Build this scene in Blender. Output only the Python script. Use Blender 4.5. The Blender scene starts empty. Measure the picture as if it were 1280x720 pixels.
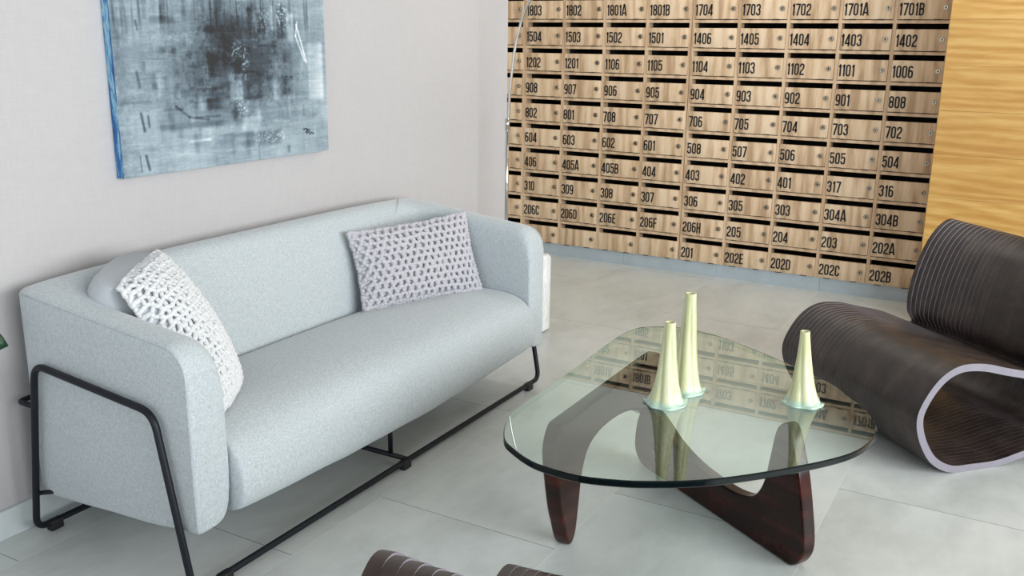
import bpy, bmesh, math, random
import numpy as np
from mathutils import Vector, Matrix
random.seed(7); rng = np.random.RandomState(5)
PI = math.pi
SC = bpy.context.scene
COL = SC.collection

# ------------------------------------------------------------------ camera
cam_d = bpy.data.cameras.new('camera'); cam = bpy.data.objects.new('camera', cam_d); COL.objects.link(cam)
yaw, pitch, roll = math.radians(-29.506), math.radians(14.747), math.radians(0.7326)
fwd = Vector((math.sin(yaw)*math.cos(pitch), math.cos(yaw)*math.cos(pitch), -math.sin(pitch)))
rt = Vector((math.cos(yaw), -math.sin(yaw), 0)); up = rt.cross(fwd)
r2 = rt*math.cos(roll) + up*math.sin(roll); u2 = -rt*math.sin(roll) + up*math.cos(roll)
M = Matrix((r2, u2, -fwd)).transposed().to_4x4(); M.translation = Vector((2.9766, -5.3855, 1.365))
cam.matrix_world = M
cam_d.sensor_width = 36; cam_d.lens = 1183.49/1280*36; cam_d.clip_start = .05
SC.camera = cam
# ------------------------------------------------------------------ light and exposure
SC.view_settings.view_transform = 'Standard'; SC.view_settings.look = 'None'
SC.view_settings.gamma = 1; SC.view_settings.use_curve_mapping = False
SC.view_settings.exposure = 0.70
w = bpy.data.worlds.new('world'); SC.world = w; w.use_nodes = True
w.node_tree.nodes['Background'].inputs[0].default_value = (.86, .94, 1, 1)
w.node_tree.nodes['Background'].inputs[1].default_value = .40
def area(name, loc, target, sx, sy, power, color):
    l = bpy.data.lights.new(name, 'AREA'); l.shape = 'RECTANGLE'; l.size = sx; l.size_y = sy; l.energy = power; l.color = color
    o = bpy.data.objects.new(name, l); COL.objects.link(o); o.location = loc
    o.rotation_euler = (Vector(target)-Vector(loc)).to_track_quat('-Z', 'Y').to_euler(); return o
area('window_daylight_right', (6.9, -4.5, 1.85), (0.6, -4.3, 1.75), 5.5, 2.0, 245, (.96, .99, 1))
area('window_daylight_rear', (3.0, -8.7, 1.6), (3.0, -2.0, 1.8), 5.0, 2.4, 44, (.95, .98, 1))
for lx, ly in ((1.2, -1.0), (3.4, -1.3)):
    area('added_overhead_fill', (lx, ly, 2.86), (lx, ly, 0), 1.2, .6, 9, (1, .95, .86))  # added warm overhead fill, its ceiling panels are made up

# ------------------------------------------------------------------ helpers
def mk(name, verts, faces, mats, parent=None, smooth=False, fm=None):
    me = bpy.data.meshes.new(name); me.from_pydata([tuple(map(float, v)) for v in verts], [], faces)
    if not isinstance(mats, (list, tuple)): mats = [mats]
    for m in mats: me.materials.append(m)
    if fm is not None:
        for p, i in zip(me.polygons, fm): p.material_index = i
    if smooth:
        for p in me.polygons: p.use_smooth = True
    me.update()
    o = bpy.data.objects.new(name, me); COL.objects.link(o)
    if parent is not None: o.parent = parent
    return o
def empty(name, loc=(0, 0, 0), rz=0):
    o = bpy.data.objects.new(name, None); COL.objects.link(o); o.location = loc; o.rotation_euler = (0, 0, rz)
    o.empty_display_size = .05; return o
def tag(o, label, cat, group=None):
    o['label'] = label; o['category'] = cat
    if group: o['group'] = group
    return o
def struct(o, label=None):
    o['kind'] = 'structure'
    if label: o['label'] = label
    return o
class MB:
    def __init__(s): s.v = []; s.f = []; s.m = []
    def add(s, v, f, m=0):
        k = len(s.v); s.v += [tuple(x) for x in v]; s.f += [tuple(i+k for i in q) for q in f]; s.m += [m]*len(f); return s
    def box(s, x0, x1, y0, y1, z0, z1, m=0):
        v = [(x, y, z) for x in (x0, x1) for y in (y0, y1) for z in (z0, z1)]
        return s.add(v, [(0, 1, 3, 2), (4, 6, 7, 5), (0, 4, 5, 1), (2, 3, 7, 6), (0, 2, 6, 4), (1, 5, 7, 3)], m)
    def cyl(s, c, axis, r, h, n=16, m=0, r2=None):
        c = Vector(c); a = Vector(axis).normalized(); t = a.orthogonal().normalized(); b = a.cross(t); r2 = r if r2 is None else r2
        v = []
        for rr, d in ((r, 0), (r2, h)):
            for i in range(n): v.append(c+a*d+(t*math.cos(2*PI*i/n)+b*math.sin(2*PI*i/n))*rr)
        f = [(i, (i+1) % n, n+(i+1) % n, n+i) for i in range(n)] + [tuple(range(n))[::-1], tuple(range(n, 2*n))]
        return s.add(v, f, m)
    def tube(s, pts, r, n=10, closed=False, m=0, caps=True):
        P = [Vector(p) for p in pts]; N = len(P); R = r if hasattr(r, '__len__') else [r]*N
        tan = []
        for i in range(N):
            if closed: t = P[(i+1) % N]-P[i-1]
            else: t = P[min(i+1, N-1)]-P[max(i-1, 0)]
            tan.append(t.normalized())
        nrm = tan[0].orthogonal().normalized(); v = []
        for i in range(N):
            if i: nrm = (nrm - tan[i]*nrm.dot(tan[i])).normalized()
            b = tan[i].cross(nrm)
            for k in range(n): v.append(P[i]+(nrm*math.cos(2*PI*k/n)+b*math.sin(2*PI*k/n))*R[i])
        f = []
        L = N if closed else N-1
        for i in range(L):
            j = (i+1) % N; off = 0
            if closed and j == 0:
                best = min(range(n), key=lambda q: (v[i*n]-v[q]).length); off = best
            for k in range(n): f.append((i*n+k, i*n+(k+1) % n, j*n+(k+1+off) % n, j*n+(k+off) % n))
        if not closed and caps: f += [tuple(range(n))[::-1], tuple(range((N-1)*n, N*n))]
        return s.add(v, f, m)
    def obj(s, name, mats, parent=None, smooth=False): return mk(name, s.v, s.f, mats, parent, smooth, s.m)
def bevel(o, w, seg=3, angle=35):
    b = o.modifiers.new('bevel', 'BEVEL'); b.width = w; b.segments = seg; b.limit_method = 'ANGLE'; b.angle_limit = math.radians(angle)
    for p in o.data.polygons: p.use_smooth = True
    n = o.modifiers.new('wn', 'WEIGHTED_NORMAL'); n.keep_sharp = True
    return o
def subsurf(o, l=2):
    m = o.modifiers.new('sub', 'SUBSURF'); m.levels = l; m.render_levels = l
    for p in o.data.polygons: p.use_smooth = True
    return o
def fillet(pts, r, n=6, closed=False):
    P = [Vector(p) for p in pts]; out = []; N = len(P); R = r if hasattr(r, '__len__') else [r]*N
    for i in range(N):
        if not closed and i in (0, N-1): out.append(P[i]); continue
        a, b, c = P[i-1], P[i], P[(i+1) % N]
        d1 = min(R[i], (a-b).length*.45); d2 = min(R[i], (c-b).length*.45)
        p0 = b+(a-b).normalized()*d1; p2 = b+(c-b).normalized()*d2
        for k in range(n+1):
            t = k/n; out.append(p0*(1-t)**2+b*2*t*(1-t)+p2*t*t)
    return out
def spline(P, n, closed=True):
    """Catmull-Rom through 2-D/3-D control points"""
    P = [np.array(p, float) for p in P]; N = len(P); out = []
    for i in range(N if closed else N-1):
        if closed: a, b, c, d = P[i-1], P[i], P[(i+1) % N], P[(i+2) % N]
        else: a, b, c, d = P[max(i-1, 0)], P[i], P[i+1], P[min(i+2, N-1)]
        for k in range(n):
            t = k/n
            out.append(.5*((2*b)+(-a+c)*t+(2*a-5*b+4*c-d)*t*t+(-a+3*b-3*c+d)*t**3))
    if not closed: out.append(P[-1])
    return out
# ------------------------------------------------------------------ materials
def lin(c): return tuple((x/12.92 if x <= .04045 else ((x+.055)/1.055)**2.4) for x in [q/255 for q in c])+(1,)
class NT:
    def __init__(s, name):
        s.m = bpy.data.materials.new(name); s.m.use_nodes = True; s.t = s.m.node_tree; s.b = s.t.nodes['Principled BSDF']
    def n(s, typ, **k):
        x = s.t.nodes.new(typ)
        for a, v in k.items():
            if a.startswith('i_'):
                key = a[2:]; key = int(key) if key.isdigit() else key.replace('_', ' ')
                x.inputs[key].default_value = v
            else: setattr(x, a, v)
        return x
    def l(s, a, b): s.t.links.new(a, b)
    def coord(s, scale=(1, 1, 1), kind='Object', rnd=False):
        c = s.n('ShaderNodeTexCoord'); mp = s.n('ShaderNodeMapping'); mp.inputs['Scale'].default_value = scale
        src = c.outputs[kind]
        if rnd:
            oi = s.n('ShaderNodeObjectInfo'); mul = s.n('ShaderNodeMath', operation='MULTIPLY'); mul.inputs[1].default_value = 37
            s.l(oi.outputs['Random'], mul.inputs[0]); ad = s.n('ShaderNodeVectorMath', operation='ADD')
            s.l(src, ad.inputs[0]); s.l(mul.outputs[0], ad.inputs[1]); src = ad.outputs[0]
        s.l(src, mp.inputs[0]); return mp.outputs[0]
    def noise(s, vec, scale, detail=4, rough=.5, dist=0):
        x = s.n('ShaderNodeTexNoise'); x.inputs['Scale'].default_value = scale; x.inputs['Detail'].default_value = detail
        x.inputs['Roughness'].default_value = rough; x.inputs['Distortion'].default_value = dist
        if vec is not None: s.l(vec, x.inputs['Vector'])
        return x.outputs['Fac']
    def ramp(s, fac, stops):
        r = s.n('ShaderNodeValToRGB'); e = r.color_ramp.elements
        while len(e) < len(stops): e.new(.5)
        for q, (p, c) in zip(e, stops): q.position = p; q.color = c
        s.l(fac, r.inputs[0]); return r.outputs[0]
    def mix(s, fac, a, b, mode='MIX'):
        x = s.n('ShaderNodeMix', data_type='RGBA', blend_type=mode)
        for v, i in ((fac, 0), (a, 6), (b, 7)):
            if hasattr(v, 'links') or hasattr(v, 'is_linked'): s.l(v, x.inputs[i])
            else: x.inputs[i].default_value = v
        return x.outputs[2]
    def math(s, op, a, b=0.0, c=0.0):
        x = s.n('ShaderNodeMath', operation=op)
        for i, v in enumerate((a, b, c)):
            if hasattr(v, 'is_linked'): s.l(v, x.inputs[i])
            else: x.inputs[i].default_value = v
        return x.outputs[0]
    def bump(s, h, strength, dist=.002):
        b = s.n('ShaderNodeBump'); b.inputs['Strength'].default_value = strength; b.inputs['Distance'].default_value = dist
        s.l(h, b.inputs['Height']); s.l(b.outputs[0], s.b.inputs['Normal'])
    def set(s, col=None, rough=.5, metal=0, **k):
        if col is not None:
            if hasattr(col, 'is_linked'): s.l(col, s.b.inputs['Base Color'])
            else: s.b.inputs['Base Color'].default_value = col
        if hasattr(rough, 'is_linked'): s.l(rough, s.b.inputs['Roughness'])
        else: s.b.inputs['Roughness'].default_value = rough
        s.b.inputs['Metallic'].default_value = metal
        for a, v in k.items(): s.b.inputs[a.replace('_', ' ')].default_value = v
        return s.m
def plain(name, c, rough=.5, metal=0, var=.06, scale=30, **k):
    t = NT(name); L = lin(c); a = tuple(x*(1-var) for x in L[:3])+(1,); b = tuple(min(1, x*(1+var)) for x in L[:3])+(1,)
    return t.set(t.ramp(t.noise(t.coord(), scale), [(.3, a), (.7, b)]), rough, metal, **k)

def m_wall():
    t = NT('woven_wallpaper'); v = t.coord()
    a = t.noise(t.coord((1, 260, 22)), 1, 3, .6); b = t.noise(t.coord((1, 22, 260)), 1, 3, .6)
    s = t.math('ADD', a, b); s2 = t.math('MULTIPLY', s, .5)
    c = t.ramp(s2, [(.3, lin((172, 170, 172))), (.7, lin((190, 188, 189)))])
    c = t.mix(.5, c, t.ramp(t.noise(v, 1.3), [(.3, lin((178, 176, 178))), (.7, lin((186, 184, 185)))]))
    t.bump(s2, .12, .001); return t.set(c, .85)
def m_floor():
    t = NT('porcelain_tile'); tc = t.n('ShaderNodeTexCoord'); sx = t.n('ShaderNodeSeparateXYZ'); t.l(tc.outputs['Object'], sx.inputs[0])
    u = t.math('DIVIDE', t.math('SUBTRACT', sx.outputs[0], .7306), .6008)
    k = t.math('FLOOR', u); fu = t.math('SUBTRACT', u, k)
    # courses shift by a third of a tile
    yy = t.math('DIVIDE', t.math('SUBTRACT', t.math('SUBTRACT', sx.outputs[1], -3.672), t.math('MULTIPLY', k, .396)), 1.2)
    ky = t.math('FLOOR', yy); fy = t.math('SUBTRACT', yy, ky)
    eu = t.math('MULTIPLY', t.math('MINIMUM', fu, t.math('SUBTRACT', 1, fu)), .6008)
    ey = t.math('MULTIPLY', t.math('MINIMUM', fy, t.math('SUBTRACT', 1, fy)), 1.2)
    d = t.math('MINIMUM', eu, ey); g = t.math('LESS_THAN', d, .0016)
    cb = t.n('ShaderNodeCombineXYZ'); t.l(k, cb.inputs[0]); t.l(ky, cb.inputs[1])
    wn = t.n('ShaderNodeTexWhiteNoise'); t.l(cb.outputs[0], wn.inputs[0])
    off = t.n('ShaderNodeVectorMath', operation='SCALE'); t.l(wn.outputs['Color'], off.inputs[0]); off.inputs['Scale'].default_value = 20
    ad = t.n('ShaderNodeVectorMath', operation='ADD'); t.l(tc.outputs['Object'], ad.inputs[0]); t.l(off.outputs[0], ad.inputs[1])
    mp = t.n('ShaderNodeMapping'); mp.inputs['Scale'].default_value = (1, .55, 1); t.l(ad.outputs[0], mp.inputs[0])
    n1 = t.noise(mp.outputs[0], 3.2, 7, .62, .6); n2 = t.noise(mp.outputs[0], 17, 5, .6)
    c = t.ramp(n1, [(.3, lin((188, 193, 191))), (.5, lin((206, 211, 210))), (.72, lin((214, 218, 217)))])
    c = t.mix(.18, c, t.ramp(n2, [(.35, lin((160, 163, 158))), (.65, lin((206, 210, 206)))]))
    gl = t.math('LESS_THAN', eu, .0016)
    c = t.mix(g, c, t.mix(gl, lin((138, 140, 136)), lin((214, 216, 212))))  # glossy glint painted into the long joints, cross joints kept darker
    r = t.math('ADD', t.math('MULTIPLY', n1, .14), .27)
    t.bump(t.math('MULTIPLY', g, -1), .25, .0015); return t.set(c, r)
def m_wood(name, cols, scale, rough=.5, rnd=True, amount=1.0, kind='Object', plank=None):
    """grain stretched along the axis with the small scale"""
    t = NT(name); v = t.coord(scale, kind, rnd)
    if plank:
        tc = t.n('ShaderNodeTexCoord'); sx = t.n('ShaderNodeSeparateXYZ'); t.l(tc.outputs['Object'], sx.inputs[0])
        u = t.math('DIVIDE', t.math('SUBTRACT', sx.outputs[2], plank[1]), plank[0]); k = t.math('FLOOR', u); fu = t.math('SUBTRACT', u, k)
        wn = t.n('ShaderNodeTexWhiteNoise', noise_dimensions='1D'); t.l(k, wn.inputs['W'])
        sc = t.n('ShaderNodeVectorMath', operation='SCALE'); t.l(wn.outputs['Color'], sc.inputs[0]); sc.inputs['Scale'].default_value = 31
        ad = t.n('ShaderNodeVectorMath', operation='ADD'); t.l(v, ad.inputs[0]); t.l(sc.outputs[0], ad.inputs[1]); v = ad.outputs[0]
    n1 = t.noise(v, 1, 6, .62, .9); n2 = t.noise(v, 5, 5, .6, .3)
    wv = t.n('ShaderNodeTexWave', wave_type='RINGS', rings_direction='SPHERICAL'); wv.inputs['Scale'].default_value = .55
    wv.inputs['Distortion'].default_value = 9; wv.inputs['Detail'].default_value = 3; t.l(v, wv.inputs['Vector'])
    s = t.math('ADD', t.math('MULTIPLY', n1, .62), t.math('ADD', t.math('MULTIPLY', n2, .25), t.math('MULTIPLY', wv.outputs['Fac'], .13)))
    c = t.ramp(s, [(.38, lin(cols[0])), (.5, lin(cols[1])), (.62, lin(cols[2]))])
    if plank:
        edge = t.math('MULTIPLY', t.math('MINIMUM', fu, t.math('SUBTRACT', 1, fu)), plank[0])
        tone = t.ramp(wn.outputs['Value'], [(0, (.84, .81, .76, 1)), (1, (1.0, 1.0, 1.0, 1))])
        c = t.mix(1.0, c, tone, 'MULTIPLY')
        g = t.math('LESS_THAN', edge, .0011); c = t.mix(t.math('MULTIPLY', g, .6), c, lin((120, 84, 40)))
        t.bump(t.math('MULTIPLY', g, -1), .3, .001)
    else: t.bump(s, .08, .001)
    return t.set(c, rough)
def m_fabric(name, a, b, scale=420):
    t = NT(name); v = t.coord((1, 1, .16))
    n = t.noise(v, scale, 3, .6); n2 = t.noise(t.coord((.3, .3, 1)), scale*1.2, 2, .6); s = t.math('MULTIPLY', t.math('ADD', n, n2), .5)
    c = t.ramp(s, [(.34, lin(a)), (.64, lin(b))]); t.bump(s, .25, .0012)
    return t.set(c, .9, Sheen_Weight=.25, Sheen_Roughness=.5)
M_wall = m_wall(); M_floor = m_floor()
M_white = plain('white_plaster', (232, 232, 229), .9, var=.02, scale=3)
M_ceil = plain('grey_ceiling_paint', (150, 150, 148), .9, var=.02, scale=3)
M_skirt = plain('grey_skirting_tile', (172, 184, 192), .35, var=.05, scale=14)
M_skirt_l = plain('painted_skirting', (196, 204, 206), .4, var=.03, scale=9)
M_box = m_wood('letterbox_oak_laminate', ((178, 148, 116), (211, 183, 150), (224, 201, 172)), (11, 11, 1.5), .5)
M_boxin = m_wood('letterbox_oak_edge', ((186, 156, 124), (206, 177, 145), (216, 190, 160)), (9, 9, 1.2), .55, rnd=False)
M_oak = m_wood('oak_wall_boards', ((186, 138, 68), (200, 156, 84), (211, 172, 104)), (1.7, 6, 15), .45, rnd=False, plank=(.2085, 1.476))
M_black = plain('black_print', (14, 12, 16), .6)
M_slotshade = plain('painted_slot_shade', (30, 25, 22), .8)  # shade of the deep slots, painted as a dark carcass interior
M_hinge = plain('dark_hinge', (46, 34, 26), .6)
M_steel = plain('brushed_steel', (172, 160, 142), .33, 1, var=.05)
M_keyh = plain('lock_keyway', (30, 26, 24), .5)
M_sofa = m_fabric('grey_melange_wool', (154, 163, 168), (194, 202, 206))
M_frame = plain('black_powder_coat', (18, 22, 30), .45, Specular_IOR_Level=.3)
M_rubber = plain('black_plastic_glide', (18, 18, 20), .5)
M_satin = plain('grey_satin_lining', (188, 194, 200), .45, var=.04, scale=12)
M_yarn1 = m_fabric('white_wool_yarn', (194, 197, 200), (224, 226, 228), 500)
M_yarn2 = m_fabric('lilac_grey_cotton_yarn', (168, 166, 173), (198, 196, 203), 500)
M_walnut = m_wood('dark_cherry_stain', ((26, 8, 5), (48, 15, 9), (66, 23, 13)), (3, 3, 9), .22, rnd=False)
M_walnut.node_tree.nodes['Principled BSDF'].inputs['Specular IOR Level'].default_value = .3
for _l in list(M_walnut.node_tree.nodes['Principled BSDF'].inputs['Normal'].links): M_walnut.node_tree.links.remove(_l)
def m_marble():
    t = NT('white_marble'); n = t.noise(t.coord((1, 1, .6)), 9, 8, .65, 2.2)
    return t.set(t.ramp(n, [(.40, lin((238, 240, 240))), (.485, lin((224, 227, 229))), (.50, lin((212, 217, 220))), (.53, lin((238, 240, 240)))]), .2)
M_marble = m_marble()
M_chrome = plain('polished_steel', (205, 205, 203), .16, 1, var=.02)
def m_vase():
    t = NT('pale_celadon_glaze'); tc = t.n('ShaderNodeTexCoord'); sx = t.n('ShaderNodeSeparateXYZ'); t.l(tc.outputs['Object'], sx.inputs[0])
    n = t.noise(t.coord((30, 30, 4)), 1, 4)
    c = t.ramp(n, [(.3, lin((188, 190, 140))), (.7, lin((220, 222, 186)))])
    hem = t.n('ShaderNodeMapRange'); t.l(sx.outputs[2], hem.inputs[0]); hem.inputs[1].default_value = .008; hem.inputs[2].default_value = .022
    c = t.mix(hem.outputs[0], lin((176, 204, 188)), c)
    return t.set(c, .22, Coat_Weight=.5, Coat_Roughness=.1)
M_vase = m_vase()
def m_ribs():
    t = NT('laminated_brown_plywood'); at = t.n('ShaderNodeAttribute', attribute_name='tone')
    n = t.noise(t.coord((14, 14, 14)), 1, 5, .6, .6); s = t.math('ADD', t.math('MULTIPLY', n, .86), t.math('MULTIPLY', at.outputs['Fac'], .14))
    c = t.ramp(s, [(.3, lin((38, 30, 29))), (.5, lin((53, 43, 40))), (.7, lin((74, 60, 55)))])
    return t.set(c, .42)
M_ribs = m_ribs()
M_ribedge = plain('plywood_cut_edge', (130, 126, 136), .5, var=.06, scale=40)
def m_glass():
    t = NT('green_tinted_glass'); out = t.t.nodes['Material Output']
    fr = t.n('ShaderNodeFresnel'); fr.inputs['IOR'].default_value = 2.0
    tr = t.n('ShaderNodeBsdfTransparent'); tr.inputs[0].default_value = (.90, .965, .935, 1)
    gl = t.n('ShaderNodeBsdfGlossy'); gl.inputs['Roughness'].default_value = 0; gl.inputs[0].default_value = (.95, 1, .97, 1)
    mx = t.n('ShaderNodeMixShader'); t.l(fr.outputs[0], mx.inputs[0]); t.l(tr.outputs[0], mx.inputs[1]); t.l(gl.outputs[0], mx.inputs[2])
    t.l(mx.outputs[0], out.inputs[0]); return t.m
M_glass = m_glass()
def m_clear():
    t = NT('green_tinted_glass_underside'); tr = t.n('ShaderNodeBsdfTransparent'); tr.inputs[0].default_value = (.90, .965, .935, 1)
    t.l(tr.outputs[0], t.t.nodes['Material Output'].inputs[0]); return t.m
M_clear = m_clear()
M_arris = plain('dark_glass_arris', (8, 18, 20), .15, var=.1, Specular_IOR_Level=.25)
def m_gedge():
    t = NT('dark_green_glass_edge'); out = t.t.nodes['Material Output']; t.set(lin((8, 18, 20)), .12, Specular_IOR_Level=.25)
    tr = t.n('ShaderNodeBsdfTransparent'); tr.inputs[0].default_value = (.72, .86, .80, 1); ge = t.n('ShaderNodeNewGeometry'); mx = t.n('ShaderNodeMixShader')
    t.l(ge.outputs['Backfacing'], mx.inputs[0]); t.l(t.b.outputs[0], mx.inputs[1]); t.l(tr.outputs[0], mx.inputs[2]); t.l(mx.outputs[0], out.inputs[0]); return t.m
M_gedge = m_gedge()
M_leaf = plain('dark_green_leaf', (15, 56, 30), .35, var=.25, scale=14)
M_stem = plain('green_stem', (70, 92, 50), .6)
M_pot = plain('white_ceramic_pot', (220, 220, 216), .35, var=.02)
M_soil = plain('potting_soil', (50, 38, 30), .95, var=.3, scale=80)

# ------------------------------------------------------------------ the setting
XW = .58            # left wall plane
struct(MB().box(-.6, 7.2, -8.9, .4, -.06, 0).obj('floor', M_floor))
struct(MB().box(-.6, 7.2, -8.9, .4, 2.9, 3.0).obj('ceiling', M_ceil))
struct(MB().box(-.45, XW, -8.9, -1.225, 0, 2.9).obj('wall_left', M_wall))
struct(MB().box(-.45, -.30, -1.225, .4, 0, 2.9).obj('wall_niche', M_white))
struct(MB().box(-.30, 2.47, 0, .34, 1.642, 2.9).obj('wall_back', M_white))
struct(MB().box(2.478, 7.2, -.38, .4, 0, 2.9).obj('wall_right', M_oak))
struct(bevel(MB().box(XW, XW+.016, -8.9, -1.225, 0, .084).obj('baseboard_left', M_skirt_l), .003))
pl = MB()
for a, b in ((-.30, .127), (.129, .727), (.729, 1.327), (1.329, 1.93), (1.932, 2.47)): pl.box(a, b, .004, .03, 0, .081)
pl.box(-.30, 2.47, .006, .32, 0, .079)
struct(pl.obj('baseboard_back', M_skirt))
mul = MB()
for y in (-8.7, -6.7, -4.7, -2.7, -.45): mul.box(7.08, 7.16, y-.04, y+.04, 0, 2.9)
mul.box(7.08, 7.16, -8.7, -.45, 0, .1); mul.box(7.08, 7.16, -8.7, -.45, 2.75, 2.9)
struct(mul.obj('window_1', M_frame))

# ------------------------------------------------------------------ letterbox cabinets
U, H = .272, .1561
NUMS = {0: '1803 1504 1202 908 802 604 406 310 206C -', 1: '1802 1503 1201 907 801 603 405A 309 206D -',
 2: '1801A 1502 1106 906 708 602 405B 308 206E -', 3: '1801B 1501 1105 905 707 601 404 307 206F -',
 4: '1704 1406 1104 904 706 508 403 306 206H 201', 5: '1703 1405 1103 903 705 507 402 305 205 202E',
 6: '1702 1404 1102 902 704 506 401 303 204 202D', 7: '1701A 1403 1101 901 703 505 317 304A 203 202C',
 8: '1701B 1402 1006 808 702 504 316 304B 202A 202B', -1: '- - - - - - - - - -'}
SW = .132; A_ = SW/2; GW = .40; L_, R_, B_, T_ = A_, GW-A_, A_, 1-A_; RR = (R_-L_)/2; CX = GW/2
def arc(cx, cy, rx, ry, a0, a1, n=7): return [(cx+rx*math.cos(math.radians(a0+(a1-a0)*i/n)), cy+ry*math.sin(math.radians(a0+(a1-a0)*i/n))) for i in range(n+1)]
six = arc(CX, T_-RR, RR, RR, 10, 180)+[(L_, .5)]+arc(CX, B_+RR, RR, RR, 180, 360)+arc(CX, .59-RR, RR, RR, 0, 180)
GL = {
 '0': ([arc(CX, T_-RR, RR, RR, 0, 180)+arc(CX, B_+RR, RR, RR, 180, 360)], GW, True),
 '1': ([[(.17, 0), (.17, 1)], [(.03, .80), (.12, .83), (.16, .94)]], .25, False),
 '2': ([[(L_, .70)]+arc(CX, T_-RR, RR, RR, 180, 0)+[(R_, .68), (R_-.03, .56), (L_+.03, .28), (L_, B_), (GW, B_)]], GW, False),
 '3': ([[(L_, .74)]+arc(CX, T_-RR, RR, RR, 180, 0)+[(R_, .66)]+arc(CX-.02, .66, RR+.02, .13, 0, -90, 4), arc(CX-.02, .40, RR+.02, .13, 90, 0, 4)+[(R_, .3)]+arc(CX, B_+RR, RR, RR, 0, -180)+[(L_, .27)]], GW, False),
 '4': ([[(.31, 0), (.31, 1)], [(.29, .97), (.05, .27)], [(.0, .23), (.42, .23)]], .43, False),
 '5': ([[(GW-.02, T_), (L_+.01, T_), (L_, .50)]+arc(CX, .63-RR, RR, RR, 150, 0)+arc(CX, B_+RR, RR, RR, 0, -180)+[(L_, .29)]], GW, False),
 '6': ([six], GW, False), '9': ([[(GW-x, 1-y) for x, y in six]], GW, False),
 '7': ([[(0, T_), (R_+.01, T_), (R_-.01, .84), (.15, 0)]], GW-.02, False),
 '8': ([arc(CX, T_-RR, RR, RR, 0, 180)+arc(CX, .525+RR*.85, RR, RR*.85, 180, 360), arc(CX, .525-RR*.9, RR, RR*.9, 0, 180)+arc(CX, B_+RR, RR, RR, 180, 360)], GW, True),
 'A': ([[(.03, 0), (.19, 1), (.25, 1), (.41, 0)], [(.1, .24), (.34, .24)]], .44, False),
 'B': ([[(L_, 0), (L_, 1)], [(L_, T_), (.2, T_)]+arc(.2, T_-RR, RR, RR, 90, 0)+arc(.2, .53+.1, RR-.02, .1, 0, -90, 4)+[(L_, .53)], [(L_, .53), (.2, .53)]+arc(.2, .40, RR, .13, 90, 0, 4)+arc(.2, B_+RR, RR, RR, 0, -90)+[(L_, B_)]], GW, False),
 'C': ([[(R_, .66)]+arc(CX, T_-RR, RR, RR, 0, 180)+arc(CX, B_+RR, RR, RR, 180, 360)+[(R_, .34)]], GW, False),
 'D': ([[(L_, B_), (L_, T_), (.18, T_)]+arc(.19, T_-.15, R_-.19, .15, 90, 0, 5)+arc(.19, B_+.15, R_-.19, .15, 0, -90, 5)+[(.18, B_)]], GW, True),
 'E': ([[(L_, 0), (L_, 1)], [(L_, T_), (.35, T_)], [(L_, .52), (.32, .52)], [(L_, B_), (.35, B_)]], .37, False),
 'F': ([[(L_, 0), (L_, 1)], [(L_, T_), (.35, T_)], [(L_, .50), (.32, .50)]], .36, False),
 'H': ([[(L_, 0), (L_, 1)], [(R_, 0), (R_, 1)], [(L_, .5), (R_, .5)]], GW, False)}
def stroke(mb, pts, closed, xf):
    P = [Vector(p) for p in pts]
    Q = [P[0]]
    for p in P[1:]:
        if (p-Q[-1]).length > 1e-4: Q.append(p)
    if closed and (Q[0]-Q[-1]).length < 1e-4: Q.pop()
    P = Q; N = len(P); Lf = []; Rt = []
    for i in range(N):
        d1 = (P[i]-P[i-1]).normalized() if (closed or i) else None
        d2 = (P[(i+1) % N]-P[i]).normalized() if (closed or i < N-1) else None
        d1 = d1 or d2; d2 = d2 or d1
        n1 = Vector((-d1.y, d1.x)); n2 = Vector((-d2.y, d2.x)); m = n1+n2
        if m.length < 1e-3: m = n1.copy()
        m.normalize(); k = A_/max(.5, m.dot(n1)); Lf.append(P[i]+m*k); Rt.append(P[i]-m*k)
    v = [xf(p) for p in Lf]+[xf(p) for p in Rt]
    f = [(i, N+i, N+(i+1) % N, (i+1) % N) for i in range(N if closed else N-1)]
    mb.add(v, f)
def number_mesh(txt, h, parent, loc):
    mb = MB(); x = 0
    for ch in txt:
        S, adv, cl = GL[ch]
        for s in S: stroke(mb, s, cl, lambda p, x=x: ((x+p[0])*h*1.0, 0, p[1]*h))
        x += adv+.062
    o = mb.obj('number', M_black, parent); o.location = loc; return o
DZ0 = .016; SLOT = .0285; FW = .0085       # shelf thickness, open slot, half divider
def door_proto(kind):
    """one letterbox front, origin at its lower left corner"""
    wd = U-2*FW-.003; hd = H-DZ0-SLOT-.004
    mb = MB().box(0, wd, -.004, .014, 0, hd)
    return mb, wd, hd
door_mesh = None; lock_mesh = None; hinge_mesh = None
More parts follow.
